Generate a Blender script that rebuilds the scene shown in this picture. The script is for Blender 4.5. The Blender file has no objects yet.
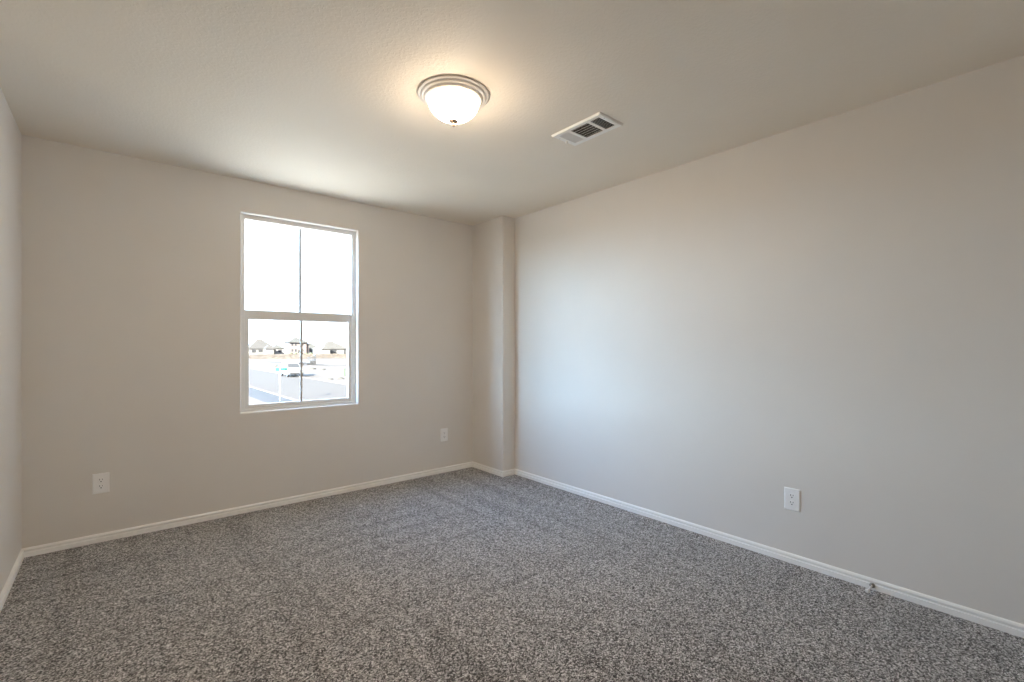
import bpy, bmesh, math, random
from mathutils import Vector, Matrix

random.seed(7)
scene = bpy.context.scene
COL = scene.collection

# ------------------------------------------------------------------ room frame
XL, XR, YB, YF = -0.413, 2.877, 3.849, -0.45      # left, right, window wall, wall behind the camera
XC, YC = 2.730, 3.369                             # boxed-out corner
H, CARPET = 2.44, 0.026
WX0, WX1, WZ0, WZ1 = 0.690, 1.553, 0.750, 2.202   # window opening
GROUND = -3.05

# ------------------------------------------------------------------ camera
cam = bpy.data.cameras.new('camera')
cam_ob = bpy.data.objects.new('camera', cam)
COL.objects.link(cam_ob)
cam.sensor_width = 36.0
cam.lens = 469.18 / 1024 * 36
cam.shift_y = (346.16 - 341.0) / 1024
cam.clip_start, cam.clip_end = 0.02, 3000
cam_ob.location = (0, 0, 1.2324)
cam_ob.rotation_euler = (math.radians(90), 0, -0.70074)
scene.camera = cam_ob

# ------------------------------------------------------------------ light
SKY_BASE = (1.25, 1.45, 1.75)                 # open sky away from the sun-side glow
SKY_GLOW = (15.6, 24.2, 32.0)              # brighter sky on the left, beyond the window wall
SKY_HIGH = (4.6, 10.6, 21.5)                # the same glow higher up, in bluer sky
GLOW_DIR, GLOW_POW = (-0.84, 0.50, 0.12), 3.0
SUN, LAMP = 30.0, 112.0
scene.view_settings.view_transform = 'Standard'
scene.view_settings.look = 'None'
scene.view_settings.exposure = 0.76
scene.view_settings.gamma = 1.0
scene.view_settings.use_curve_mapping = False
scene.cycles.diffuse_bounces = 8
scene.cycles.max_bounces = 12

world = bpy.data.worlds.new('sky')
scene.world = world
world.use_nodes = True
nt = world.node_tree
nt.nodes.clear()
tc = nt.nodes.new('ShaderNodeTexCoord')
sp = nt.nodes.new('ShaderNodeSeparateXYZ')
dt = nt.nodes.new('ShaderNodeVectorMath')
dt.operation = 'DOT_PRODUCT'
dt.inputs[1].default_value = Vector(GLOW_DIR).normalized()
nm = nt.nodes.new('ShaderNodeVectorMath')
nm.operation = 'NORMALIZE'
mxm = nt.nodes.new('ShaderNodeMath')
mxm.operation = 'MAXIMUM'
mxm.inputs[1].default_value = 0.0
pw = nt.nodes.new('ShaderNodeMath')
pw.operation = 'POWER'
pw.inputs[1].default_value = GLOW_POW
ma = nt.nodes.new('ShaderNodeVectorMath')
ma.operation = 'MULTIPLY_ADD'
ma.inputs[2].default_value = SKY_BASE
up_ = nt.nodes.new('ShaderNodeMapRange')     # nothing shines from below the horizon
up_.inputs['From Min'].default_value = -0.03
up_.inputs['From Max'].default_value = 0.0
sc_ = nt.nodes.new('ShaderNodeVectorMath')
sc_.operation = 'SCALE'
bg = nt.nodes.new('ShaderNodeBackground')
wo = nt.nodes.new('ShaderNodeOutputWorld')
nt.links.new(tc.outputs['Generated'], nm.inputs[0])
nt.links.new(nm.outputs[0], dt.inputs[0])
nt.links.new(nm.outputs[0], sp.inputs[0])
nt.links.new(dt.outputs['Value'], mxm.inputs[0])
nt.links.new(mxm.outputs[0], pw.inputs[0])
lowb = nt.nodes.new('ShaderNodeMapRange')    # the glow is strongest in the haze near the horizon
lowb.inputs['From Min'].default_value = 0.05
lowb.inputs['From Max'].default_value = 0.55
gl = nt.nodes.new('ShaderNodeMix')
gl.data_type = 'VECTOR'
gl.inputs[4].default_value = SKY_GLOW
gl.inputs[5].default_value = SKY_HIGH
nt.links.new(sp.outputs['Z'], lowb.inputs['Value'])
nt.links.new(lowb.outputs[0], gl.inputs[0])
nt.links.new(gl.outputs[1], ma.inputs[1])
nt.links.new(pw.outputs[0], ma.inputs[0])
nt.links.new(sp.outputs['Z'], up_.inputs['Value'])
nt.links.new(ma.outputs[0], sc_.inputs[0])
nt.links.new(up_.outputs[0], sc_.inputs['Scale'])
nt.links.new(sc_.outputs[0], bg.inputs['Color'])
nt.links.new(bg.outputs[0], wo.inputs[0])

sun = bpy.data.lights.new('sun', 'SUN')
sun.energy = SUN
sun.angle = math.radians(0.6)
sun.color = (1.0, 0.93, 0.82)
sun_ob = bpy.data.objects.new('sun', sun)
COL.objects.link(sun_ob)
sd = Vector((0.80, 0.55, -math.tan(math.radians(25)) * 0.97)).normalized()
sun_ob.rotation_euler = sd.to_track_quat('-Z', 'Y').to_euler()
sun_ob.location = (-30, -20, 25)

# daylight portal in the window opening (guides sampling, adds no light)
por = bpy.data.lights.new('window_portal', 'AREA')
por.shape = 'RECTANGLE'
por.size, por.size_y = WX1 - WX0 + 0.02, WZ1 - WZ0 + 0.02
por.cycles.is_portal = True
por_ob = bpy.data.objects.new('window_portal', por)
COL.objects.link(por_ob)
por_ob.location = ((WX0 + WX1) / 2, YB + 0.17, (WZ0 + WZ1) / 2)
por_ob.rotation_euler = (math.radians(-90), 0, 0)   # faces into the room


# ------------------------------------------------------------------ helpers
def link(o, parent=None):
    COL.objects.link(o)
    if parent is not None:
        o.parent = parent
    return o


def obj(name, bm, mat, parent=None, smooth=False, loc=None):
    me = bpy.data.meshes.new(name)
    bmesh.ops.recalc_face_normals(bm, faces=bm.faces[:])
    bm.to_mesh(me)
    bm.free()
    if smooth:
        for p in me.polygons:
            p.use_smooth = True
    if mat is not None:
        me.materials.append(mat)
    o = bpy.data.objects.new(name, me)
    link(o, parent)
    if loc is not None:
        o.location = loc
    return o


def thing(name, label, cat, loc=(0, 0, 0), rz=0.0, group=None):
    o = bpy.data.objects.new(name, None)
    o.empty_display_size = 0.1
    COL.objects.link(o)
    o.location = loc
    o.rotation_euler = (0, 0, rz)
    return tag(o, label, cat, group)


def tag(o, label=None, cat=None, group=None, kind=None):
    if label: o['label'] = label
    if cat: o['category'] = cat
    if group: o['group'] = group
    if kind: o['kind'] = kind
    return o


def box(bm, x0, x1, y0, y1, z0, z1, bevel=0.0, seg=2):
    m = Matrix.Translation(((x0 + x1) / 2, (y0 + y1) / 2, (z0 + z1) / 2)) @ \
        Matrix.Diagonal((abs(x1 - x0), abs(y1 - y0), abs(z1 - z0), 1))
    r = bmesh.ops.create_cube(bm, size=1.0, matrix=m)
    if bevel > 0:
        es = list({ed for v in r['verts'] for ed in v.link_edges})
        bmesh.ops.bevel(bm, geom=es, offset=bevel, segments=seg, affect='EDGES', profile=0.5)
    return r


def BX(*a, **k):
    bm = bmesh.new()
    box(bm, *a, **k)
    return bm


def lathe(prof, n=64, bm=None, M=None):
    bm = bm or bmesh.new()
    rings = []
    for r, z in prof:
        if r < 1e-6:
            rings.append([bm.verts.new((0, 0, z))])
        else:
            rings.append([bm.verts.new((r * math.cos(2 * math.pi * i / n), r * math.sin(2 * math.pi * i / n), z)) for i in range(n)])
    for a, b in zip(rings, rings[1:]):
        if len(a) == 1 and len(b) == 1:
            continue
        for i in range(n):
            j = (i + 1) % n
            if len(a) == 1:
                bm.faces.new((a[0], b[i], b[j]))
            elif len(b) == 1:
                bm.faces.new((a[i], b[0], a[j]))
            else:
                bm.faces.new((a[i], b[i], b[j], a[j]))
    if M is not None:
        vs = [v for r in rings for v in r]
        bmesh.ops.transform(bm, matrix=M, verts=vs)
    return bm


def sweep_profile(prof, path, closed_ends=True, bm=None):
    """prof: (offset from the wall, z); path: list of (x, y) wall corners with the room on the left of travel."""
    bm = bm or bmesh.new()
    n = len(path)
    rows = []
    for i, (x, y) in enumerate(path):
        def nrm(a, b):
            d = Vector((b[0] - a[0], b[1] - a[1])).normalized()
            return Vector((-d.y, d.x))
        if i == 0:
            m = nrm(path[0], path[1])
        elif i == n - 1:
            m = nrm(path[-2], path[-1])
        else:
            n1, n2 = nrm(path[i - 1], path[i]), nrm(path[i], path[i + 1])
            m = (n1 + n2) / (1 + n1.dot(n2))
        rows.append([bm.verts.new((x + m.x * t, y + m.y * t, z)) for t, z in prof])
    for a, b in zip(rows, rows[1:]):
        for k in range(len(prof)):
            l = (k + 1) % len(prof)
            bm.faces.new((a[k], a[l], b[l], b[k]))
    bm.faces.new(rows[0])
    bm.faces.new(list(reversed(rows[-1])))
    return bm


# ------------------------------------------------------------------ materials
def mat(name, color, rough=0.5, metal=0.0, spec=0.5, bump=None, emit=None):
    m = bpy.data.materials.new(name)
    m.use_nodes = True
    n = m.node_tree
    b = n.nodes['Principled BSDF']
    b.inputs['Base Color'].default_value = tuple(color) + (1,)
    b.inputs['Roughness'].default_value = rough
    b.inputs['Metallic'].default_value = metal
    b.inputs['Specular IOR Level'].default_value = spec
    if emit:
        b.inputs['Emission Color'].default_value = tuple(emit[:3]) + (1,)
        b.inputs['Emission Strength'].default_value = emit[3]
    if bump:
        scale, strength, dist = bump
        c = n.nodes.new('ShaderNodeTexCoord')
        t = n.nodes.new('ShaderNodeTexNoise')
        t.inputs['Scale'].default_value = scale
        t.inputs['Detail'].default_value = 2.5
        t.inputs['Roughness'].default_value = 0.5
        u = n.nodes.new('ShaderNodeBump')
        u.inputs['Strength'].default_value = strength
        u.inputs['Distance'].default_value = dist
        n.links.new(c.outputs['Object'], t.inputs['Vector'])
        n.links.new(t.outputs['Fac'], u.inputs['Height'])
        n.links.new(u.outputs['Normal'], b.inputs['Normal'])
    return m


def plaster(name, color, scale, strength, dist, rough, splat=False):
    """Painted drywall with a sprayed texture: orange peel, or flattened splats."""
    m = mat(name, color, rough, spec=0.35)
    n = m.node_tree
    b = n.nodes['Principled BSDF']
    c = n.nodes.new('ShaderNodeTexCoord')
    t = n.nodes.new('ShaderNodeTexNoise')
    t.inputs['Scale'].default_value = scale
    t.inputs['Detail'].default_value = 2.0
    t.inputs['Distortion'].default_value = 0.4
    n.links.new(c.outputs['Object'], t.inputs['Vector'])
    h = t.outputs['Fac']
    if splat:
        r = n.nodes.new('ShaderNodeValToRGB')
        r.color_ramp.elements[0].position = 0.46
        r.color_ramp.elements[1].position = 0.60
        n.links.new(h, r.inputs['Fac'])
        h = r.outputs['Color']
    u = n.nodes.new('ShaderNodeBump')
    u.inputs['Strength'].default_value = strength
    u.inputs['Distance'].default_value = dist
    n.links.new(h, u.inputs['Height'])
    n.links.new(u.outputs['Normal'], b.inputs['Normal'])
    # very slight roller mottling of the paint
    t2 = n.nodes.new('ShaderNodeTexNoise')
    t2.inputs['Scale'].default_value = 3.0
    t2.inputs['Detail'].default_value = 4.0
    n.links.new(c.outputs['Object'], t2.inputs['Vector'])
    r2 = n.nodes.new('ShaderNodeValToRGB')
    r2.color_ramp.elements[0].color = tuple(k * 0.97 for k in color) + (1,)
    r2.color_ramp.elements[1].color = tuple(min(1, k * 1.03) for k in color) + (1,)
    n.links.new(t2.outputs['Fac'], r2.inputs['Fac'])
    n.links.new(r2.outputs['Color'], b.inputs['Base Color'])
    return m


def carpet_material():
    m = bpy.data.materials.new('speckled_carpet')
    m.use_nodes = True
    n = m.node_tree
    L = n.links.new
    b = n.nodes['Principled BSDF']
    b.inputs['Roughness'].default_value = 1.0
    b.inputs['Specular IOR Level'].default_value = 0.05
    b.inputs['Sheen Weight'].default_value = 0.25
    b.inputs['Sheen Roughness'].default_value = 0.6
    c = n.nodes.new('ShaderNodeTexCoord')

    def node(t, **kw):
        k = n.nodes.new(t)
        for a, v in kw.items():
            setattr(k, a, v)
        return k
    # warp so that the tufts are twisted, not a grid
    wn = node('ShaderNodeTexNoise'); wn.inputs['Scale'].default_value = 150
    L(c.outputs['Object'], wn.inputs['Vector'])
    wa = node('ShaderNodeVectorMath', operation='MULTIPLY_ADD')
    L(wn.outputs['Color'], wa.inputs[0]); wa.inputs[1].default_value = (0.004, 0.004, 0.0)
    L(c.outputs['Object'], wa.inputs[2])
    v = node('ShaderNodeTexVoronoi'); v.inputs['Scale'].default_value = 205
    L(wa.outputs[0], v.inputs['Vector'])
    sep = node('ShaderNodeSeparateColor'); L(v.outputs['Color'], sep.inputs[0])
    fine = node('ShaderNodeTexNoise'); fine.inputs['Scale'].default_value = 330; fine.inputs['Detail'].default_value = 2
    L(c.outputs['Object'], fine.inputs['Vector'])
    mixv = node('ShaderNodeMath', operation='MULTIPLY_ADD')
    L(fine.outputs['Fac'], mixv.inputs[0]); mixv.inputs[1].default_value = 0.7
    sub = node('ShaderNodeMath', operation='MULTIPLY_ADD')
    L(sep.outputs[0], sub.inputs[0]); sub.inputs[1].default_value = 0.62; sub.inputs[2].default_value = -0.18
    L(sub.outputs[0], mixv.inputs[2])
    # brushing marks left in the pile: bands along the room's two directions
    def band(axis, scale, zone, seed):
        mp = node('ShaderNodeMapping')
        mp.inputs['Scale'].default_value = (scale, 0.35, 1) if axis == 'x' else (0.35, scale, 1)
        mp.inputs['Location'].default_value = (seed, seed * 1.7, 0)
        L(c.outputs['Object'], mp.inputs['Vector'])
        t = node('ShaderNodeTexNoise'); t.inputs['Scale'].default_value = 1.0; t.inputs['Detail'].default_value = 3
        L(mp.outputs[0], t.inputs['Vector'])
        r = node('ShaderNodeMapRange')
        r.inputs['From Min'].default_value = 0.36; r.inputs['From Max'].default_value = 0.50
        r.inputs['To Min'].default_value = -0.06; r.inputs['To Max'].default_value = 0.0
        L(t.outputs['Fac'], r.inputs['Value'])
        return r.outputs[0]
    b1 = band('x', 9.0, None, 3.1)
    b2 = band('y', 11.0, None, 8.4)
    big = node('ShaderNodeTexNoise'); big.inputs['Scale'].default_value = 1.1; big.inputs['Detail'].default_value = 3
    L(c.outputs['Object'], big.inputs['Vector'])
    pick = node('ShaderNodeMapRange')
    pick.inputs['From Min'].default_value = 0.44; pick.inputs['From Max'].default_value = 0.56
    L(big.outputs['Fac'], pick.inputs['Value'])
    mx = node('ShaderNodeMix'); mx.data_type = 'FLOAT'
    L(pick.outputs[0], mx.inputs[0]); L(b1, mx.inputs[2]); L(b2, mx.inputs[3])
    tot = node('ShaderNodeMath', operation='ADD')
    L(mixv.outputs[0], tot.inputs[0]); L(mx.outputs[0], tot.inputs[1])
    ramp = node('ShaderNodeValToRGB')
    cr = ramp.color_ramp
    cr.elements[0].position = 0.22; cr.elements[0].color = (0.014, 0.011, 0.009, 1)
    cr.elements[1].position = 0.80; cr.elements[1].color = (0.90, 0.885, 0.88, 1)
    for p, k in ((0.31, (0.050, 0.044, 0.040, 1)), (0.40, (0.205, 0.192, 0.184, 1)), (0.54, (0.345, 0.330, 0.322, 1)), (0.68, (0.565, 0.550, 0.542, 1))):
        q = cr.elements.new(p); q.color = k
    L(tot.outputs[0], ramp.inputs['Fac'])
    L(ramp.outputs['Color'], b.inputs['Base Color'])
    hh = node('ShaderNodeMath', operation='SUBTRACT'); hh.inputs[0].default_value = 1.0
    L(v.outputs['Distance'], hh.inputs[1])
    u = node('ShaderNodeBump'); u.inputs['Strength'].default_value = 0.7; u.inputs['Distance'].default_value = 0.006
    L(hh.outputs[0], u.inputs['Height'])
    L(u.outputs['Normal'], b.inputs['Normal'])
    return m


def glass_material():
    m = bpy.data.materials.new('window_glass')
    m.use_nodes = True
    n = m.node_tree
    n.nodes.clear()
    o = n.nodes.new('ShaderNodeOutputMaterial')
    t = n.nodes.new('ShaderNodeBsdfTransparent')
    t.inputs[0].default_value = (0.97, 0.985, 0.98, 1)
    g = n.nodes.new('ShaderNodeBsdfGlossy')
    g.inputs['Roughness'].default_value = 0.01
    f = n.nodes.new('ShaderNodeFresnel')
    f.inputs['IOR'].default_value = 1.45
    mx = n.nodes.new('ShaderNodeMixShader')
    # reflect at the outer face of the slab only; the inner face would count the same pane twice
    ge = n.nodes.new('ShaderNodeNewGeometry')
    k = n.nodes.new('ShaderNodeMath')
    k.operation = 'MULTIPLY_ADD'
    k.inputs[1].default_value = -1.0
    k.inputs[2].default_value = 1.0
    n.links.new(ge.outputs['Backfacing'], k.inputs[0])
    k2 = n.nodes.new('ShaderNodeMath')
    k2.operation = 'MULTIPLY'
    n.links.new(f.outputs[0], k2.inputs[0])
    n.links.new(k.outputs[0], k2.inputs[1])
    n.links.new(k2.outputs[0], mx.inputs[0])
    n.links.new(t.outputs[0], mx.inputs[1])
    n.links.new(g.outputs[0], mx.inputs[2])
    n.links.new(mx.outputs[0], o.inputs[0])
    return m


def mottled(name, c1, c2, scale, rough=0.9):
    m = mat(name, c1, rough, spec=0.2)
    n = m.node_tree
    c = n.nodes.new('ShaderNodeTexCoord')
    t = n.nodes.new('ShaderNodeTexNoise')
    t.inputs['Scale'].default_value = scale
    t.inputs['Detail'].default_value = 5
    r = n.nodes.new('ShaderNodeValToRGB')
    r.color_ramp.elements[0].position = 0.35
    r.color_ramp.elements[1].position = 0.65
    r.color_ramp.elements[0].color = tuple(c1) + (1,)
    r.color_ramp.elements[1].color = tuple(c2) + (1,)
    n.links.new(c.outputs['Object'], t.inputs['Vector'])
    n.links.new(t.outputs['Fac'], r.inputs['Fac'])
    n.links.new(r.outputs['Color'], n.nodes['Principled BSDF'].inputs['Base Color'])
    return m


M = {}
M['wall'] = plaster('wall_paint', (0.755, 0.72, 0.678), 150, 0.18, 0.0016, 0.55)
M['ceil'] = plaster('ceiling_paint', (0.865, 0.80, 0.705), 70, 0.20, 0.0025, 0.7, splat=True)
M['trim'] = mat('trim_paint', (0.94, 0.93, 0.91), 0.35)
M['carpet'] = carpet_material()
M['vinyl'] = mat('white_vinyl', (0.80, 0.79, 0.77), 0.35)
M['grid'] = mat('grid_bar_vinyl', (0.55, 0.55, 0.54), 0.4)
M['glass'] = glass_material()
M['plate'] = mat('white_plastic', (0.92, 0.91, 0.90), 0.3)
M['slot'] = mat('dark_slot', (0.02, 0.02, 0.02), 0.6)
M['steel'] = mat('steel_screw', (0.6, 0.6, 0.58), 0.3, metal=1.0)
M['vent'] = mat('vent_enamel', (0.92, 0.91, 0.88), 0.35)
M['ductshade'] = mat('duct_shade', (0.06, 0.055, 0.048), 0.8)
M['ring'] = mat('satin_fitter', (0.93, 0.87, 0.80), 0.38, metal=0.0)
M['finial'] = mat('nickel_finial', (0.36, 0.27, 0.20), 0.4, metal=0.3)
M['lampglass'] = mat('frosted_glass', (0.9, 0.88, 0.84), 0.35, emit=(1.0, 0.80, 0.585, LAMP))
# the bulbs hang low in the bowl: its underside glows more than its shaded rim
_n = M['lampglass'].node_tree
_c = _n.nodes.new('ShaderNodeTexCoord')
_s = _n.nodes.new('ShaderNodeSeparateXYZ')
_r = _n.nodes.new('ShaderNodeMapRange')
_r.inputs['From Min'].default_value = -0.058
_r.inputs['From Max'].default_value = -0.118
_r.inputs['To Min'].default_value = 0.075 * LAMP
_r.inputs['To Max'].default_value = LAMP
_n.links.new(_c.outputs['Object'], _s.inputs[0])
_n.links.new(_s.outputs['Z'], _r.inputs['Value'])
_n.links.new(_r.outputs[0], _n.nodes['Principled BSDF'].inputs['Emission Strength'])
M['stopmetal'] = mat('nickel_stop', (0.33, 0.31, 0.28), 0.3, metal=1.0)
M['stopwhite'] = mat('white_rubber', (0.82, 0.82, 0.82), 0.5)

# ------------------------------------------------------------------ room shell
T = 0.16
# window wall: nested rectangular loops, with a small rounded drywall edge round the opening
bm = bmesh.new()
E_ = 0.009


def rect_loop(x0, x1, z0, z1, y):
    return [bm.verts.new((x, y, z)) for x, z in ((x0, z0), (x1, z0), (x1, z1), (x0, z1))]


loops = [rect_loop(XL - T, XR + T, -0.3, H + 0.25, YB + T),
         rect_loop(XL - T, XR + T, -0.3, H + 0.25, YB)]
for k in range(0, 7):
    a = math.radians(90 * k / 6)
    off = E_ * (1 - math.sin(a))
    loops.append(rect_loop(WX0 - off, WX1 + off, WZ0 - off, WZ1 + off, YB + E_ * (1 - math.cos(a))))
loops.append(rect_loop(WX0, WX1, WZ0, WZ1, YB + T))
loops.append(loops[0])
for a, b in zip(loops, loops[1:]):
    for i in range(4):
        j = (i + 1) % 4
        bm.faces.new((a[i], a[j], b[j], b[i]))
tag(obj('wall_back', bm, M['wall']), kind='structure')

tag(obj('wall_left', BX(XL - T, XL, YF - T, YB + 0.05, -0.3, H + 0.25), M['wall']), kind='structure')
tag(obj('wall_right', BX(XR, XR + T, YF - T, YB + 0.05, -0.3, H + 0.25), M['wall']), kind='structure')
tag(obj('wall_front', BX(XL - 0.05, XR + 0.05, YF - T, YF, -0.3, H + 0.25), M['wall']), kind='structure')
tag(obj('ceiling', BX(XL - 0.05, XR + 0.05, YF - 0.05, YB + 0.05, H, H + 0.2), M['ceil']), kind='structure')

# boxed-out corner beside the window wall, with a rounded outer edge
bm = bmesh.new()
R = 0.014
prof = [(XR + 0.03, YB + 0.03), (XC, YB + 0.03)]
for k in range(0, 9):
    a = math.radians(90 * k / 8)
    prof.append((XC + R - R * math.cos(a), YC + R - R * math.sin(a)))
prof.append((XR + 0.03, YC))
lo = [bm.verts.new((x, y, 0.0)) for x, y in prof]
hi = [bm.verts.new((x, y, H + 0.02)) for x, y in prof]
for i in range(len(prof)):
    j = (i + 1) % len(prof)
    bm.faces.new((lo[i], lo[j], hi[j], hi[i]))
bm.faces.new(lo); bm.faces.new(hi)
tag(obj('wall_corner', bm, M['wall']), kind='structure')

tag(obj('floor', BX(XL - 0.05, XR + 0.05, YF - 0.05, YB + 0.05, -0.25, CARPET), M['carpet']), kind='structure')

# baseboards: small moulded profile, one run per wall
BB = [(-0.001, 0.0), (0.0125, 0.0), (0.0125, 0.0505), (0.0110, 0.0520), (0.0040, 0.0530), (0.0030, 0.0590), (0.0060, 0.0610),
      (0.0105, 0.0625), (0.0115, 0.0655), (0.0105, 0.0700), (0.0080, 0.0740), (0.0050, 0.0770), (0.0020, 0.0780), (-0.001, 0.0780)]


def baseboard(name, path):
    tag(obj(name, sweep_profile(BB, path), M['trim']), kind='structure')


# travel so the room lies on the left
baseboard('baseboard_right', [(XR, YF), (XR, YC - 0.0125)])
baseboard('baseboard_corner', [(XR, YC), (XC, YC), (XC, YB)])
baseboard('baseboard_back', [(XC - 0.0125, YB), (XL, YB)])
baseboard('baseboard_left', [(XL, YB - 0.0125), (XL, YF)])
baseboard('baseboard_front', [(XL + 0.0125, YF), (XR - 0.0125, YF)])

# ------------------------------------------------------------------ window
win = bpy.data.objects.new('window_1', None)
COL.objects.link(win)
win.location = ((WX0 + WX1) / 2, YB + 0.09, WZ0)
tag(win, kind='structure')
WO = Vector(win.location)


def frame_bm(x0, x1, z0, z1, wl, wr, wb, wt, y0, y1, bev=0.002, bm=None):
    bm = bm or bmesh.new()
    box(bm, x0, x0 + wl, y0, y1, z0, z1, bev)
    box(bm, x1 - wr, x1, y0, y1, z0, z1, bev)
    box(bm, x0 + wl - 0.001, x1 - wr + 0.001, y0, y1, z0, z0 + wb, bev)
    box(bm, x0 + wl - 0.001, x1 - wr + 0.001, y0, y1, z1 - wt, z1, bev)
    return bm


def wobj(name, bm, m, parent):
    """Window piece given in room coordinates, stored relative to its parent."""
    off = WO if parent is win else WO  # parts of sashes share the window's origin
    bmesh.ops.translate(bm, verts=bm.verts[:], vec=-off)
    return obj(name, bm, m, parent)


yo = YB
# fixed main frame: face flange, then a stepped jamb further out
bm = frame_bm(WX0, WX1, WZ0, WZ1, 0.031, 0.033, 0.022, 0.033, yo + 0.052, yo + 0.135)
frame_bm(WX0 + 0.029, WX1 - 0.031, WZ0 + 0.020, WZ1 - 0.031, 0.004, 0.004, 0.009, 0.003, yo + 0.094, yo + 0.128, 0.001, bm)
wobj('window_frame', bm, M['vinyl'], win)
ZR0, ZR1 = 1.432, 1.500        # meeting rail
# upper (outer) light
up = wobj('upper_sash', frame_bm(WX0 + 0.032, WX1 - 0.034, ZR0 + 0.02, WZ1 - 0.033, 0.003, 0.004, 0.045, 0.003, yo + 0.100, yo + 0.124, 0.001), M['vinyl'], win)
gx0, gx1 = WX0 + 0.030, WX1 - 0.030
wobj('pane', BX(gx0, gx1, yo + 0.110, yo + 0.114, ZR0 + 0.03, WZ1 - 0.028), M['glass'], up)
xm = (WX0 + WX1) / 2 + 0.0005
wobj('grid_bar', BX(xm - 0.0085, xm + 0.0085, yo + 0.1045, yo + 0.1095, ZR1 - 0.004, WZ1 - 0.030, bevel=0.001), M['grid'], up)
# lower (inner, sliding) sash
lo_ = wobj('lower_sash', frame_bm(WX0 + 0.023, WX1 - 0.023, WZ0 + 0.023, ZR1, 0.037, 0.037, 0.026, ZR1 - ZR0, yo + 0.060, yo + 0.092, 0.003), M['vinyl'], win)
wobj('pane', BX(WX0 + 0.055, WX1 - 0.055, yo + 0.078, yo + 0.082, WZ0 + 0.040, ZR0 + 0.02), M['glass'], lo_)
wobj('grid_bar', BX(xm - 0.0085, xm + 0.0085, yo + 0.0715, yo + 0.0765, WZ0 + 0.046, ZR0 + 0.004, bevel=0.001), M['grid'], lo_)
# ------------------------------------------------------------------ ceiling light
LX, LY = 1.240, 1.905
t = thing('ceiling_light', 'round flush-mount ceiling light with glowing frosted glass bowl', 'ceiling light', (LX, LY, H))
ring_prof = [(0.0, -0.0005), (0.164, -0.0005), (0.1690, -0.0015), (0.1705, -0.0035), (0.1695, -0.0060), (0.1650, -0.0080), (0.1580, -0.0090),
             (0.1560, -0.0105), (0.1535, -0.0140), (0.1500, -0.0165), (0.1430, -0.0185), (0.1405, -0.0200), (0.1375, -0.0245), (0.1330, -0.0280),
             (0.1260, -0.0300), (0.1235, -0.0295), (0.1225, -0.027), (0.0, -0.027)]
obj('fitter_ring', lathe(ring_prof, 96), M['ring'], t, smooth=True)
bowl = [(0.1200, -0.0275), (0.1215, -0.038), (0.1205, -0.048), (0.1170, -0.058), (0.1110, -0.069), (0.1020, -0.081), (0.0890, -0.093),
        (0.0720, -0.105), (0.0520, -0.115), (0.0320, -0.122), (0.0150, -0.126), (0.0, -0.127)]
obj('glass_bowl', lathe(bowl, 96), M['lampglass'], t, smooth=True)
fin = [(0.0, -0.1240), (0.0210, -0.1240), (0.0235, -0.1265), (0.0220, -0.1300), (0.0150, -0.1330), (0.0100, -0.1360), (0.0080, -0.1390),
       (0.0100, -0.1420), (0.0100, -0.1460), (0.0065, -0.1500), (0.0030, -0.1530), (0.0, -0.1550)]
obj('finial', lathe(fin, 32), M['finial'], t, smooth=True)

# ------------------------------------------------------------------ ceiling vent
VX0, VX1, VY0, VY1 = 1.903, 2.104, 1.556, 1.908
vc = ((VX0 + VX1) / 2, (VY0 + VY1) / 2, H)
t = thing('ceiling_vent', 'white rectangular ceiling air vent with three louvred sections', 'air vent', vc)
ox0, ox1 = 1.932 - vc[0], 2.072 - vc[0]
secs = [(1.584 - vc[1], 1.645 - vc[1]), (1.664 - vc[1], 1.785 - vc[1]), (1.804 - vc[1], 1.872 - vc[1])]
hx, hy = (VX1 - VX0) / 2, (VY1 - VY0) / 2
bm = bmesh.new()
zt, zb = -0.0005, -0.0105
ys = [-hy, secs[0][0], secs[0][1], secs[1][0], secs[1][1], secs[2][0], secs[2][1], hy]
# flat face with three openings, sloped outer rim
box(bm, -hx + 0.006, ox0, -hy + 0.006, hy - 0.006, zb, zb + 0.0025)
box(bm, ox1, hx - 0.006, -hy + 0.006, hy - 0.006, zb, zb + 0.0025)
for a, b in ((0, 1), (2, 3), (4, 5), (6, 7)):
    y0 = ys[a] + (0.006 if a == 0 else 0)
    y1 = ys[b] - (0.006 if b == 7 else 0)
    box(bm, ox0, ox1, y0, y1, zb, zb + 0.0025)


def rimloop(x, y, z):
    return [bm.verts.new(p) for p in ((-x, -y, z), (x, -y, z), (x, y, z), (-x, y, z))]


r0, r1, r2, r3 = rimloop(hx, hy, zt), rimloop(hx, hy, -0.003), rimloop(hx - 0.006, hy - 0.006, zb), rimloop(hx - 0.006, hy - 0.006, zt)
for a, b in ((r0, r1), (r1, r2), (r2, r3), (r3, r0)):
    for i in range(4):
        j = (i + 1) % 4
        bm.faces.new((a[i], a[j], b[j], b[i]))
obj('face_plate', bm, M['vent'], t)
obj('duct_shade_plate', BX(ox0 - 0.004, ox1 + 0.004, ys[1] - 0.004, ys[6] + 0.004, -0.0022, -0.0006), M['ductshade'], t)  # dark plate against the ceiling, coloured as the shade of a duct hollow


def louvre(cx, cy, L, axis, tilt, hw=0.0048):
    b2 = bmesh.new()
    if axis == 'x':
        box(b2, -L / 2, L / 2, -hw, hw, -0.0005, 0.0005)
        R_ = Matrix.Rotation(tilt, 4, 'X')
    else:
        box(b2, -hw, hw, -L / 2, L / 2, -0.0005, 0.0005)
        R_ = Matrix.Rotation(tilt, 4, 'Y')
    bmesh.ops.transform(b2, matrix=Matrix.Translation((cx, cy, -0.0064)) @ R_, verts=b2.verts[:])
    return b2


ow = ox1 - ox0
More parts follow.
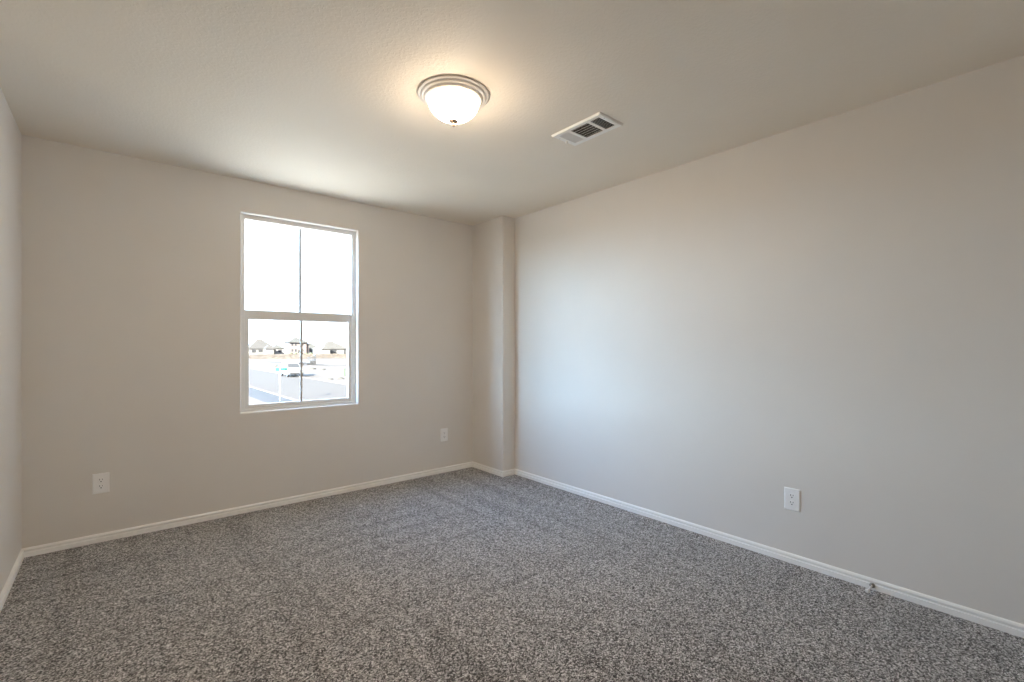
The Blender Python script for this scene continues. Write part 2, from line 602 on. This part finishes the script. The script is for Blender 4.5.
# far section: blades lean away, dark gaps show; near section: blades face the room
for k in range(6):
    y = secs[0][0] + (k + 0.5) * (secs[0][1] - secs[0][0]) / 6
    obj('louvre', louvre((ox0 + ox1) / 2, y, ow, 'x', math.radians(38)), M['vent'], t)
for k in range(6):
    x = ox0 + (k + 0.5) * ow / 6
    obj('louvre', louvre(x, (secs[1][0] + secs[1][1]) / 2, secs[1][1] - secs[1][0], 'y', math.radians(-30), 0.0066), M['vent'], t)
for k in range(7):
    y = secs[2][0] + (k + 0.5) * (secs[2][1] - secs[2][0]) / 7
    obj('louvre', louvre((ox0 + ox1) / 2, y, ow, 'x', math.radians(-35)), M['vent'], t)
bm = BX(0.006, 0.012, hy - 0.024, hy - 0.010, -0.020, zb, bevel=0.0015)
box(bm, 0.001, 0.017, hy - 0.020, hy - 0.013, -0.023, -0.018, 0.0015)
obj('damper_lever', bm, M['vent'], t)
for y in (-hy + 0.014, hy - 0.014):
    obj('mounting_screw', lathe([(0.0, 0.0), (0.004, 0.0), (0.003, -0.0015), (0.0, -0.002)], 16, None, Matrix.Translation((-0.045, y, zb))), M['steel'], t)

# ------------------------------------------------------------------ electrical outlets


def make_outlet(label, loc, rz):
    """Plate lies in local XZ and faces local -Y."""
    t = thing('wall_outlet', label, 'electrical outlet', loc, rz, 'wall outlets')
    W, Hh = 0.040, 0.0615
    bm = bmesh.new()
    l0 = [bm.verts.new((x * W, -0.0003, z * Hh)) for x, z in ((-1, -1), (1, -1), (1, 1), (-1, 1))]
    l1 = [bm.verts.new((x * W, -0.0030, z * Hh)) for x, z in ((-1, -1), (1, -1), (1, 1), (-1, 1))]
    l2 = [bm.verts.new((x * (W - 0.0045), -0.0066, z * (Hh - 0.0045))) for x, z in ((-1, -1), (1, -1), (1, 1), (-1, 1))]
    for a, b in ((l0, l1), (l1, l2)):
        for i in range(4):
            j = (i + 1) % 4
            bm.faces.new((a[i], a[j], b[j], b[i]))
    bm.faces.new(l2); bm.faces.new(list(reversed(l0)))
    obj('cover_plate', bm, M['plate'], t)
    for s in (1, -1):
        zc = s * 0.0196
        bm = bmesh.new()
        # rounded receptacle face with flat top and bottom
        pts = []
        for k in range(32):
            a = 2 * math.pi * k / 32
            pts.append((0.0172 * math.cos(a), max(-0.0142, min(0.0142, 0.0172 * math.sin(a)))))
        f0 = [bm.verts.new((x, -0.0062, zc + z)) for x, z in pts]
        f1 = [bm.verts.new((x * 0.96, -0.0080, zc + z * 0.96)) for x, z in pts]
        for i in range(32):
            j = (i + 1) % 32
            bm.faces.new((f0[i], f0[j], f1[j], f1[i]))
        bm.faces.new(f1)
        r = obj('receptacle', bm, M['plate'], t)
        bm = bmesh.new()
        box(bm, -0.0078, -0.0054, -0.0082, -0.0074, zc + 0.000, zc + 0.0090)
        box(bm, 0.0054, 0.0078, -0.0082, -0.0074, zc + 0.001, zc + 0.0080)
        lathe([(0.0, 0.0), (0.0031, 0.0), (0.0031, 0.0008), (0.0, 0.0008)], 16, bm,
              Matrix.Translation((0, -0.0074, zc - 0.0075)) @ Matrix.Rotation(math.radians(90), 4, 'X'))
        obj('plug_slots', bm, M['slot'], r)
    bm = lathe([(0.0, 0.0), (0.0034, 0.0), (0.0030, 0.0010), (0.0, 0.0014)], 16, None,
               Matrix.Translation((0, -0.0064, 0)) @ Matrix.Rotation(math.radians(90), 4, 'X'))
    obj('screw', bm, M['plate'], t)
    return t


def copy_tree(o, parent=None):
    c = o.copy()
    COL.objects.link(c)
    if parent is not None:
        c.parent = parent
    for ch in list(o.children):
        copy_tree(ch, c)
    return c


o1 = make_outlet('white duplex outlet low on window wall, left of the window', (-0.0715, YB, 0.387), 0.0)
o2 = copy_tree(o1)
o2.location = (2.396, YB, 0.385)
o2['label'] = 'white duplex outlet on window wall between the window and the boxed corner'
o3 = copy_tree(o1)
o3.location = (XR, 0.990, 0.380)
o3.rotation_euler = (0, 0, math.radians(-90))
o3['label'] = 'white duplex outlet on the long bare right wall'

# ------------------------------------------------------------------ door stop on the right baseboard
t = thing('door_stop', 'small door stop with white tip screwed to the right baseboard', 'door stop', (XR - 0.0125, 0.626, 0.047))
MX = Matrix.Rotation(math.radians(-90), 4, 'Y')      # lathe axis +Z -> -X
obj('base_flange', lathe([(0, 0), (0.0125, 0), (0.0125, 0.002), (0.010, 0.006), (0.006, 0.009), (0, 0.009)], 24, None, MX), M['stopmetal'], t, True)
obj('rod', lathe([(0.0042, 0.006), (0.0042, 0.078), (0.0, 0.078)], 16, None, MX), M['stopwhite'], t, True)
obj('rubber_tip', lathe([(0, 0.074), (0.0085, 0.074), (0.0095, 0.077), (0.0095, 0.088), (0.0080, 0.092), (0, 0.093)], 24, None, MX), M['stopwhite'], t, True)

# ================================================================== outside, seen through the window
G = GROUND
M['earth'] = mottled('pale_earth', (0.0808, 0.0661, 0.0534), (0.1019, 0.0838, 0.0686), 0.25)
M['concrete'] = mottled('street_concrete', (0.0648, 0.0546, 0.0454), (0.0711, 0.0599, 0.0498), 0.4)
M['walk'] = mottled('walk_concrete', (0.1000, 0.0813, 0.0688), (0.1120, 0.0910, 0.0770), 0.5)
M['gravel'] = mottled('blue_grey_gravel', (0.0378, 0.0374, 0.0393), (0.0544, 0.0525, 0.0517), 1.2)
M['drygrass'] = mottled('dry_grass', (0.0578, 0.0381, 0.0202), (0.0918, 0.0646, 0.0385), 0.12)
M['shrub'] = mottled('shrub_leaf', (0.0550, 0.0630, 0.0416), (0.0900, 0.0945, 0.0640), 0.8)
M['roof_tan'] = mottled('tan_shingle', (0.0557, 0.0526, 0.0488), (0.0658, 0.0619, 0.0581), 0.8)
M['roof_grey'] = mottled('grey_green_shingle', (0.0562, 0.0549, 0.0499), (0.0678, 0.0661, 0.0596), 0.8)
M['roof_peach'] = mottled('peach_shingle', (0.0632, 0.0585, 0.0521), (0.0742, 0.0695, 0.0624), 0.8)
M['brick_pale'] = mottled('pale_brick', (0.1485, 0.1186, 0.1105), (0.1688, 0.1404, 0.1320), 1.5)
M['stucco'] = mottled('white_stucco', (0.1575, 0.1493, 0.1366), (0.1800, 0.1711, 0.1559), 0.7)
M['greywall'] = mottled('grey_siding', (0.1882, 0.1789, 0.1757), (0.2330, 0.2187, 0.2088), 0.7)
M['garage'] = mat('garage_white', (0.14, 0.14, 0.15), 0.5)
M['darkglass'] = mat('house_glass', (0.040, 0.041, 0.043), 0.12)
M['carwhite'] = mat('car_white', (0.24, 0.24, 0.24), 0.35)
M['cardark'] = mat('car_trim', (0.03, 0.03, 0.033), 0.5)
M['chrome'] = mat('car_grille', (0.25, 0.26, 0.28), 0.3, metal=0.5)
M['signgreen'] = mat('sign_green', (0.02, 0.16, 0.12), 0.4)
M['signpost'] = mat('galvanised_post', (0.45, 0.46, 0.47), 0.5)
M['machine'] = mat('machine_grey', (0.036, 0.036, 0.038), 0.6)
M['pedestal'] = mat('pedestal_green', (0.075, 0.095, 0.07), 0.6)

tag(obj('ground', BX(-300, 700, 36, 900, G - 0.5, G), M['earth']), kind='structure')
# unseen pale ground added below the window to throw sunlight up to the ceiling
tag(obj('bounce_ground', BX(-40, 60, YB + 0.3, 36.02, G - 0.5, G + 0.01), mottled('pale_bounce', (0.64, 0.59, 0.50), (0.74, 0.69, 0.60), 0.6)), kind='structure')
tag(obj('street', BX(10.8, 19.4, 36.1, 99, G - 0.2, G + 0.02), M['concrete']), kind='structure')
bm = BX(10.55, 10.8, 36.1, 99, G - 0.2, G + 0.13)
tag(obj('curb_near', bm, M['walk']), kind='structure')
tag(obj('curb_far', BX(19.4, 19.65, 36.1, 96, G - 0.2, G + 0.10), M['walk']), kind='structure')
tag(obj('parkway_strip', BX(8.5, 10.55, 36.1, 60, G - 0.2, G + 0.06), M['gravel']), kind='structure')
tag(obj('sidewalk', BX(7.0, 8.5, 36.1, 99, G - 0.2, G + 0.08), M['walk']), kind='structure')
bm = bmesh.new()
vs = [bm.verts.new(p) for p in ((-50, 157, G + 0.03), (30, 138, G + 0.03), (34, 101, G + 0.03), (120, 93, G + 0.03),
                                (120, 96.5, G + 0.03), (37, 104.5, G + 0.03), (33, 142, G + 0.03), (-50, 161, G + 0.03))]
bm.faces.new(vs)
ex = bmesh.ops.extrude_face_region(bm, geom=bm.faces[:])
bmesh.ops.translate(bm, verts=[v for v in ex['geom'] if isinstance(v, bmesh.types.BMVert)], vec=(0, 0, -0.2))
tag(obj('gravel_track', bm, mottled('track_grit', (0.0510, 0.0413, 0.0315), (0.0660, 0.0525, 0.0420), 0.5)), kind='structure')

# strip of dry grass before the houses: gently heaped turf, uncountable blades
bm = bmesh.new()
nx, ny = 140, 40
rnd = random.Random(3)
rows = []
for j in range(ny + 1):
    row = []
    for i in range(nx + 1):
        x = 20 + 120 * i / nx
        y = 168 - 0.55 * (x - 30) * 0.35 + 80 * j / ny
        edge = min(1, j / 4, (ny - j) / 3)
        z = G - 0.05 + edge * (0.25 + 0.35 * rnd.random() + 0.3 * math.sin(i * 0.37) * math.sin(j * 0.5 + i * 0.11))
        row.append(bm.verts.new((x, y, max(z, G - 0.05))))
    rows.append(row)
for a, b in zip(rows, rows[1:]):
    for i in range(nx):
        bm.faces.new((a[i], a[i + 1], b[i + 1], b[i]))
tag(obj('dry_grass', bm, M['drygrass']), 'strip of golden dry grass between the bare lots and houses', 'grass', kind='stuff')


def hip_roof(x0, x1, y0, y1, z0, z1, over=0.5, ridge=None):
    bm = bmesh.new()
    x0 -= over; x1 += over; y0 -= over; y1 += over
    w, d = x1 - x0, y1 - y0
    if ridge is None:
        ridge = max(0.4, w - d) if w > d else 0.4
    cx, cy = (x0 + x1) / 2, (y0 + y1) / 2
    lo = [bm.verts.new(p) for p in ((x0, y0, z0), (x1, y0, z0), (x1, y1, z0), (x0, y1, z0))]
    fa = [bm.verts.new((p.co.x, p.co.y, z0 + 0.18)) for p in lo]
    if w >= d:
        a, b = bm.verts.new((cx - ridge / 2, cy, z1)), bm.verts.new((cx + ridge / 2, cy, z1))
        up = [(fa[0], fa[1], b, a), (fa[1], fa[2], b), (fa[2], fa[3], a, b), (fa[3], fa[0], a)]
    else:
        r2 = max(0.4, d - w)
        a, b = bm.verts.new((cx, cy - r2 / 2, z1)), bm.verts.new((cx, cy + r2 / 2, z1))
        up = [(fa[0], fa[1], a), (fa[1], fa[2], b, a), (fa[2], fa[3], b), (fa[3], fa[0], a, b)]
    for i in range(4):
        j = (i + 1) % 4
        bm.faces.new((lo[i], lo[j], fa[j], fa[i]))
    for f in up:
        bm.faces.new(f)
    bm.faces.new(list(reversed(lo)))
    return bm


class House:
    def __init__(self, label, ox, oy):
        self.t = thing('house', label, 'house', (ox, oy, G), 0, 'houses beyond the grass')
        self.o = Vector((ox, oy, G))

    def wall(self, x0, x1, y0, y1, z0, z1, m):
        bm = BX(x0, x1, y0, y1, z0, z1)
        return self.put('wall', bm, m)

    def put(self, name, bm, m, parent=None):
        bmesh.ops.translate(bm, verts=bm.verts[:], vec=-self.o)
        return obj(name, bm, m, parent or self.t)

    def roof(self, *a, m=None, **k):
        return self.put('roof', hip_roof(*a, **k), m)

    def window(self, x0, x1, y, z0, z1, n=2):
        f = self.put('window', frame_bm(x0, x1, z0, z1, 0.08, 0.08, 0.08, 0.08, y - 0.10, y + 0.02, 0), M['garage'])
        bm = BX(x0 + 0.07, x1 - 0.07, y - 0.05, y - 0.02, z0 + 0.07, z1 - 0.07)
        self.put('pane', bm, M['darkglass'], f)
        return f

    def garage(self, x0, x1, y, z1, m=None):
        bm = bmesh.new()
        n = 4
        for k in range(n):
            h = (z1 - G) / n
            box(bm, x0, x1, y - 0.06, y + 0.02, G + k * h + 0.03, G + (k + 1) * h - 0.03)
        return self.put('garage_door', bm, m or M['garage'])

    def door(self, x0, x1, y, z1):
        return self.put('front_door', BX(x0, x1, y - 0.06, y + 0.02, G, z1), M['darkglass'])


# leftmost: single storey, tan hip roof, white garage door
h = House('single-storey house with tan hip roof and white garage door, leftmost', 60, 280)
h.wall(53.6, 66.6, 280, 292, G, -0.2, M['stucco'])
h.roof(53.6, 66.6, 280, 292, -0.2, 5.2, m=M['roof_tan'], ridge=1.5)
h.wall(60.9, 65.0, 276, 280.2, G, -0.3, M['stucco'])
h.roof(60.9, 65.0, 276, 282, -0.3, 1.9, m=M['roof_tan'])
h.garage(61.4, 64.5, 276, -0.55)
h.window(55.0, 57.2, 280, -2.3, -0.6)
h.window(58.2, 60.4, 280, -2.1, -0.6)
h.door(65.4, 66.3, 280, -0.9)
h.put('eave_shade', BX(59.6, 61.6, 281.6, 282.6, 1.0, 1.6), M['darkglass'])  # dark box standing in for the shadow under the front gable eave

h = House('low blue-grey house between the tan-roofed and the two-storey house', 69, 294)
h.wall(68.4, 74.5, 294, 303, G, -0.2, M['greywall'])
h.roof(68.4, 74.5, 294, 303, -0.2, 2.2, m=M['roof_grey'])
h.window(68.9, 70.2, 294, -2.2, -0.8)
h.window(71.4, 73.4, 294, -2.2, -0.8)

h = House('two-storey pink brick house with grey-green roof, behind the window grid bar', 77, 275)
h.wall(72.6, 81.4, 275, 285, G, 3.2, M['brick_pale'])
h.roof(72.6, 81.4, 275, 285, 3.2, 6.2, m=M['roof_grey'], over=1.0, ridge=3.5)
h.wall(81.0, 83.0, 276, 284, G, 1.8, M['brick_pale'])
h.roof(81.0, 83.0, 276, 284, 1.8, 3.4, m=M['roof_grey'])
for x in (73.4, 75.2, 78.6):
    h.window(x, x + 1.1, 275, 1.4, 2.8)
for x in (73.4, 75.2, 78.6):
    h.window(x, x + 1.1, 275, -1.9, -0.4)
h.door(77.0, 78.0, 275, -0.9)

h = House('long low house with a row of dark windows, right of the two-storey house', 89, 290)
h.wall(85.3, 93.4, 290, 299, G, -0.4, M['stucco'])
h.roof(85.3, 93.4, 290, 299, -0.4, 3.0, m=M['roof_grey'])
for x in (86.0, 87.6, 89.2, 90.8):
    h.window(x, x + 1.4, 290, -2.6, -0.6)

h = House('single-storey house with peach hip roof, rightmost behind the window', 88, 250)
h.wall(80.9, 94.9, 250, 262, G, -0.3, M['stucco'])
h.roof(80.9, 94.9, 250, 262, -0.3, 4.0, m=M['roof_peach'], ridge=1.6)
h.wall(81.0, 84.8, 247, 250.2, G, -0.4, M['stucco'])
h.roof(81.0, 84.8, 247, 252, -0.4, 1.4, m=M['roof_peach'])
h.garage(81.5, 84.3, 247, -0.75, M['greywall'])
h.window(86.0, 89.2, 250, -2.7, -0.6)
h.garage(89.6, 91.9, 250, -0.8)
h.door(93.1, 94.1, 250, -0.6)

# shrubs at the foot of the two-storey house
for k, (x, y, s, lab) in enumerate(((69.6, 262, 0.85, 'pale green shrub beside the low blue-grey house'),
                                    (72.1, 262.5, 0.75, 'small round shrub left of the two-storey house windows'),
                                    (74.7, 262, 0.9, 'round shrub under the left windows of the two-storey house'),
                                    (77.4, 262.4, 0.8, 'shrub just left of grid bar before the two-storey house'),
                                    (79.9, 262, 0.8, 'shrub just right of grid bar by the two-storey house'))):
    bm = bmesh.new()
    bmesh.ops.create_icosphere(bm, subdivisions=3, radius=1.0)
    for v in bm.verts:
        f = 1 + 0.18 * math.sin(v.co.x * 7 + k) * math.sin(v.co.y * 6 + 2 * k) + 0.12 * rnd.random()
        v.co = Vector((v.co.x * s * 1.15 * f, v.co.y * s * f, max(-0.35, v.co.z) * s * 0.8 * f + s * 0.28))
    tag(obj('shrub', bm, M['shrub'], loc=(x, y, G), smooth=True), lab, 'shrub', 'shrubs by the two-storey house')

# street-name sign on its pole
t = thing('street_sign', 'green street-name sign on a thin pale post beside the street', 'street sign', (9.6, 39.0, G + 0.05))
obj('post', lathe([(0, 0), (0.035, 0), (0.035, 2.82), (0, 2.82)], 16), M['signpost'], t, True)
obj('sign_blade', BX(-0.30, 0.52, -0.012, 0.012, 2.34, 2.56), M['signgreen'], t)
obj('sign_blade', BX(-0.012, 0.012, -0.42, 0.42, 2.62, 2.80), M['signgreen'], t)

# white SUV parked at the far curb, nose towards the house
t = thing('car', 'white SUV parked at the far curb, facing the window', 'car', (19.05, 71.2, G + 0.02))


def loft(sections, bm=None):
    bm = bm or bmesh.new()
    rows = [[bm.verts.new(p) for p in s] for s in sections]
    n = len(rows[0])
    for a, b in zip(rows, rows[1:]):
        for i in range(n):
            j = (i + 1) % n
            bm.faces.new((a[i], a[j], b[j], b[i]))
    bm.faces.new(rows[0]); bm.faces.new(list(reversed(rows[-1])))
    return bm


def carsec(y, w, z0, z1, r=0.12):
    return [(-w, y, z0 + r), (-w + r, y, z0), (w - r, y, z0), (w, y, z0 + r), (w, y, z1 - r), (w - r, y, z1), (-w + r, y, z1), (-w, y, z1 - r)]


body = loft([carsec(-2.40, 0.86, 0.38, 0.98), carsec(-2.30, 0.96, 0.34, 1.10), carsec(-1.30, 0.99, 0.34, 1.20),
             carsec(1.9, 0.99, 0.34, 1.22), carsec(2.35, 0.95, 0.36, 1.18), carsec(2.42, 0.90, 0.42, 1.05)])
obj('body', body, M['carwhite'], t)


def cabsec(y, wb, wt, z0, z1):
    return [(-wb, y, z0), (wb, y, z0), (wt, y, z1), (-wt, y, z1)]


cab = loft([cabsec(-1.35, 0.93, 0.92, 1.18, 1.20), cabsec(-0.60, 0.93, 0.76, 1.18, 1.84), cabsec(-0.30, 0.93, 0.75, 1.18, 1.90),
            cabsec(1.9, 0.93, 0.74, 1.18, 1.88), cabsec(2.25, 0.92, 0.78, 1.18, 1.30)])
obj('cabin', cab, M['carwhite'], t)
bm = bmesh.new()
vs = [bm.verts.new(p) for p in ((-0.80, -1.28, 1.26), (0.80, -1.28, 1.26), (0.68, -0.66, 1.78), (-0.68, -0.66, 1.78))]
bm.faces.new(vs)
ex = bmesh.ops.extrude_face_region(bm, geom=bm.faces[:])
bmesh.ops.translate(bm, verts=[v for v in ex['geom'] if isinstance(v, bmesh.types.BMVert)], vec=(0, -0.03, 0.03))
obj('windscreen', bm, M['darkglass'], t)
for s in (-1, 1):
    bm = bmesh.new()
    vs = [bm.verts.new(p) for p in ((s * 0.915, -0.75, 1.28), (s * 0.915, 1.9, 1.28), (s * 0.80, 1.75, 1.72), (s * 0.80, -0.45, 1.72))]
    bm.faces.new(vs)
    ex = bmesh.ops.extrude_face_region(bm, geom=bm.faces[:])
    bmesh.ops.translate(bm, verts=[v for v in ex['geom'] if isinstance(v, bmesh.types.BMVert)], vec=(s * 0.03, 0, 0.005))
    obj('side_window', bm, M['darkglass'], t)
    obj('wing_mirror', BX(min(s * 0.95, s * 1.17), max(s * 0.95, s * 1.17), -0.92, -0.80, 1.20, 1.38, bevel=0.03), M['carwhite'], t)
    obj('headlight', BX(min(s * 0.58, s * 0.90), max(s * 0.58, s * 0.90), -2.44, -2.30, 0.84, 1.00, bevel=0.02), M['chrome'], t)
    for y in (-1.5, 1.5):
        w = lathe([(0, -0.12), (0.24, -0.12), (0.36, -0.10), (0.37, 0), (0.36, 0.12), (0.24, 0.13), (0, 0.13)], 24, None,
                  Matrix.Translation((s * 0.90, y, 0.37)) @ Matrix.Rotation(math.radians(90), 4, 'Y'))
        obj('wheel', w, M['cardark'], t)
obj('grille', BX(-0.52, 0.52, -2.45, -2.36, 0.74, 1.00, bevel=0.02), M['chrome'], t)
obj('front_bumper', BX(-0.90, 0.90, -2.50, -2.30, 0.34, 0.60, bevel=0.04), M['cardark'], t)

# compact loader with a tall mast, and the flat trailer beside it
t = thing('loader', 'small dark loader with tall mast on the bare lot beyond the car', 'loader', (34.6, 112.0, G))
obj('chassis', BX(-1.0, 0.2, -0.7, 0.9, 0.35, 0.95, bevel=0.08), M['machine'], t)
bm = bmesh.new()
box(bm, 0.30, 0.44, -0.6, -0.46, 0.2, 2.3)
box(bm, 0.30, 0.44, 0.46, 0.6, 0.2, 2.3)
box(bm, 0.32, 0.42, -0.6, 0.6, 1.1, 1.25)
box(bm, 0.32, 0.42, -0.6, 0.6, 2.15, 2.3)
obj('mast', bm, M['machine'], t)
bm = bmesh.new()
for (x, y) in ((-0.9, -0.6), (-0.9, 0.7), (0.0, -0.6), (0.0, 0.7)):
    box(bm, x - 0.04, x + 0.04, y - 0.04, y + 0.04, 0.9, 1.7)
box(bm, -1.0, 0.08, -0.66, 0.76, 1.68, 1.76)
obj('roll_cage', bm, M['machine'], t)
for x in (-0.75, 0.05):
    for y in (-0.75, 0.95):
        obj('wheel', lathe([(0, -0.12), (0.34, -0.12), (0.36, 0), (0.34, 0.12), (0, 0.12)], 20, None,
                           Matrix.Translation((x, y, 0.36)) @ Matrix.Rotation(math.radians(90), 4, 'X')), M['machine'], t)
t = thing('trailer', 'low dark flatbed trailer beside the loader', 'trailer', (32.2, 111.0, G))
obj('bed', BX(-1.4, 0.5, -0.8, 0.8, 0.38, 0.58, bevel=0.03), M['machine'], t)
for y in (-0.82, 0.82):
    obj('wheel', lathe([(0, -0.09), (0.26, -0.09), (0.28, 0), (0.26, 0.09), (0, 0.09)], 20, None,
                       Matrix.Translation((-0.4, y, 0.28)) @ Matrix.Rotation(math.radians(90), 4, 'X')), M['machine'], t)
obj('hitch', BX(0.5, 1.1, -0.06, 0.06, 0.40, 0.50), M['machine'], t)

# utility pedestal at the right edge of the view, and mounds of soil
t = thing('utility_pedestal', 'dull green utility post standing on the bare lot at right', 'utility post', (25.0, 67.0, G))
obj('post', BX(-0.13, 0.13, -0.13, 0.13, 0.0, 1.0, bevel=0.03), M['pedestal'], t)
obj('cap', BX(-0.16, 0.16, -0.16, 0.16, 0.98, 1.12, bevel=0.04), M['pedestal'], t)
M['soil'] = mottled('soil', (0.055, 0.052, 0.048), (0.075, 0.071, 0.066), 2.0)
for k, (x, y, s, lab) in enumerate(((22.3, 61.2, 0.30, 'dark clod of soil lying near the utility post'),
                                    (27.6, 90.0, 0.42, 'soil mound behind the car, just right of grid bar'),
                                    (28.2, 86.0, 0.34, 'flat soil mound nearest behind the car'),
                                    (25.6, 106.0, 0.55, 'soil mound on the lot above the street sign'),
                                    (20.9, 61.0, 0.25, 'small pale clod beside the far curb'))):
    bm = bmesh.new()
    bmesh.ops.create_icosphere(bm, subdivisions=3, radius=1.0)
    for v in bm.verts:
        f = 1 + 0.16 * math.sin(v.co.x * 5 + k) * math.cos(v.co.y * 6 - k) + 0.08 * rnd.random()
        v.co = Vector((v.co.x * s * 1.7 * f, v.co.y * s * f, max(-0.1, v.co.z) * s * 0.8 * f))
    tag(obj('soil_mound', bm, M['soil'], loc=(x, y, G), smooth=True), lab, 'mound of soil', 'soil mounds')
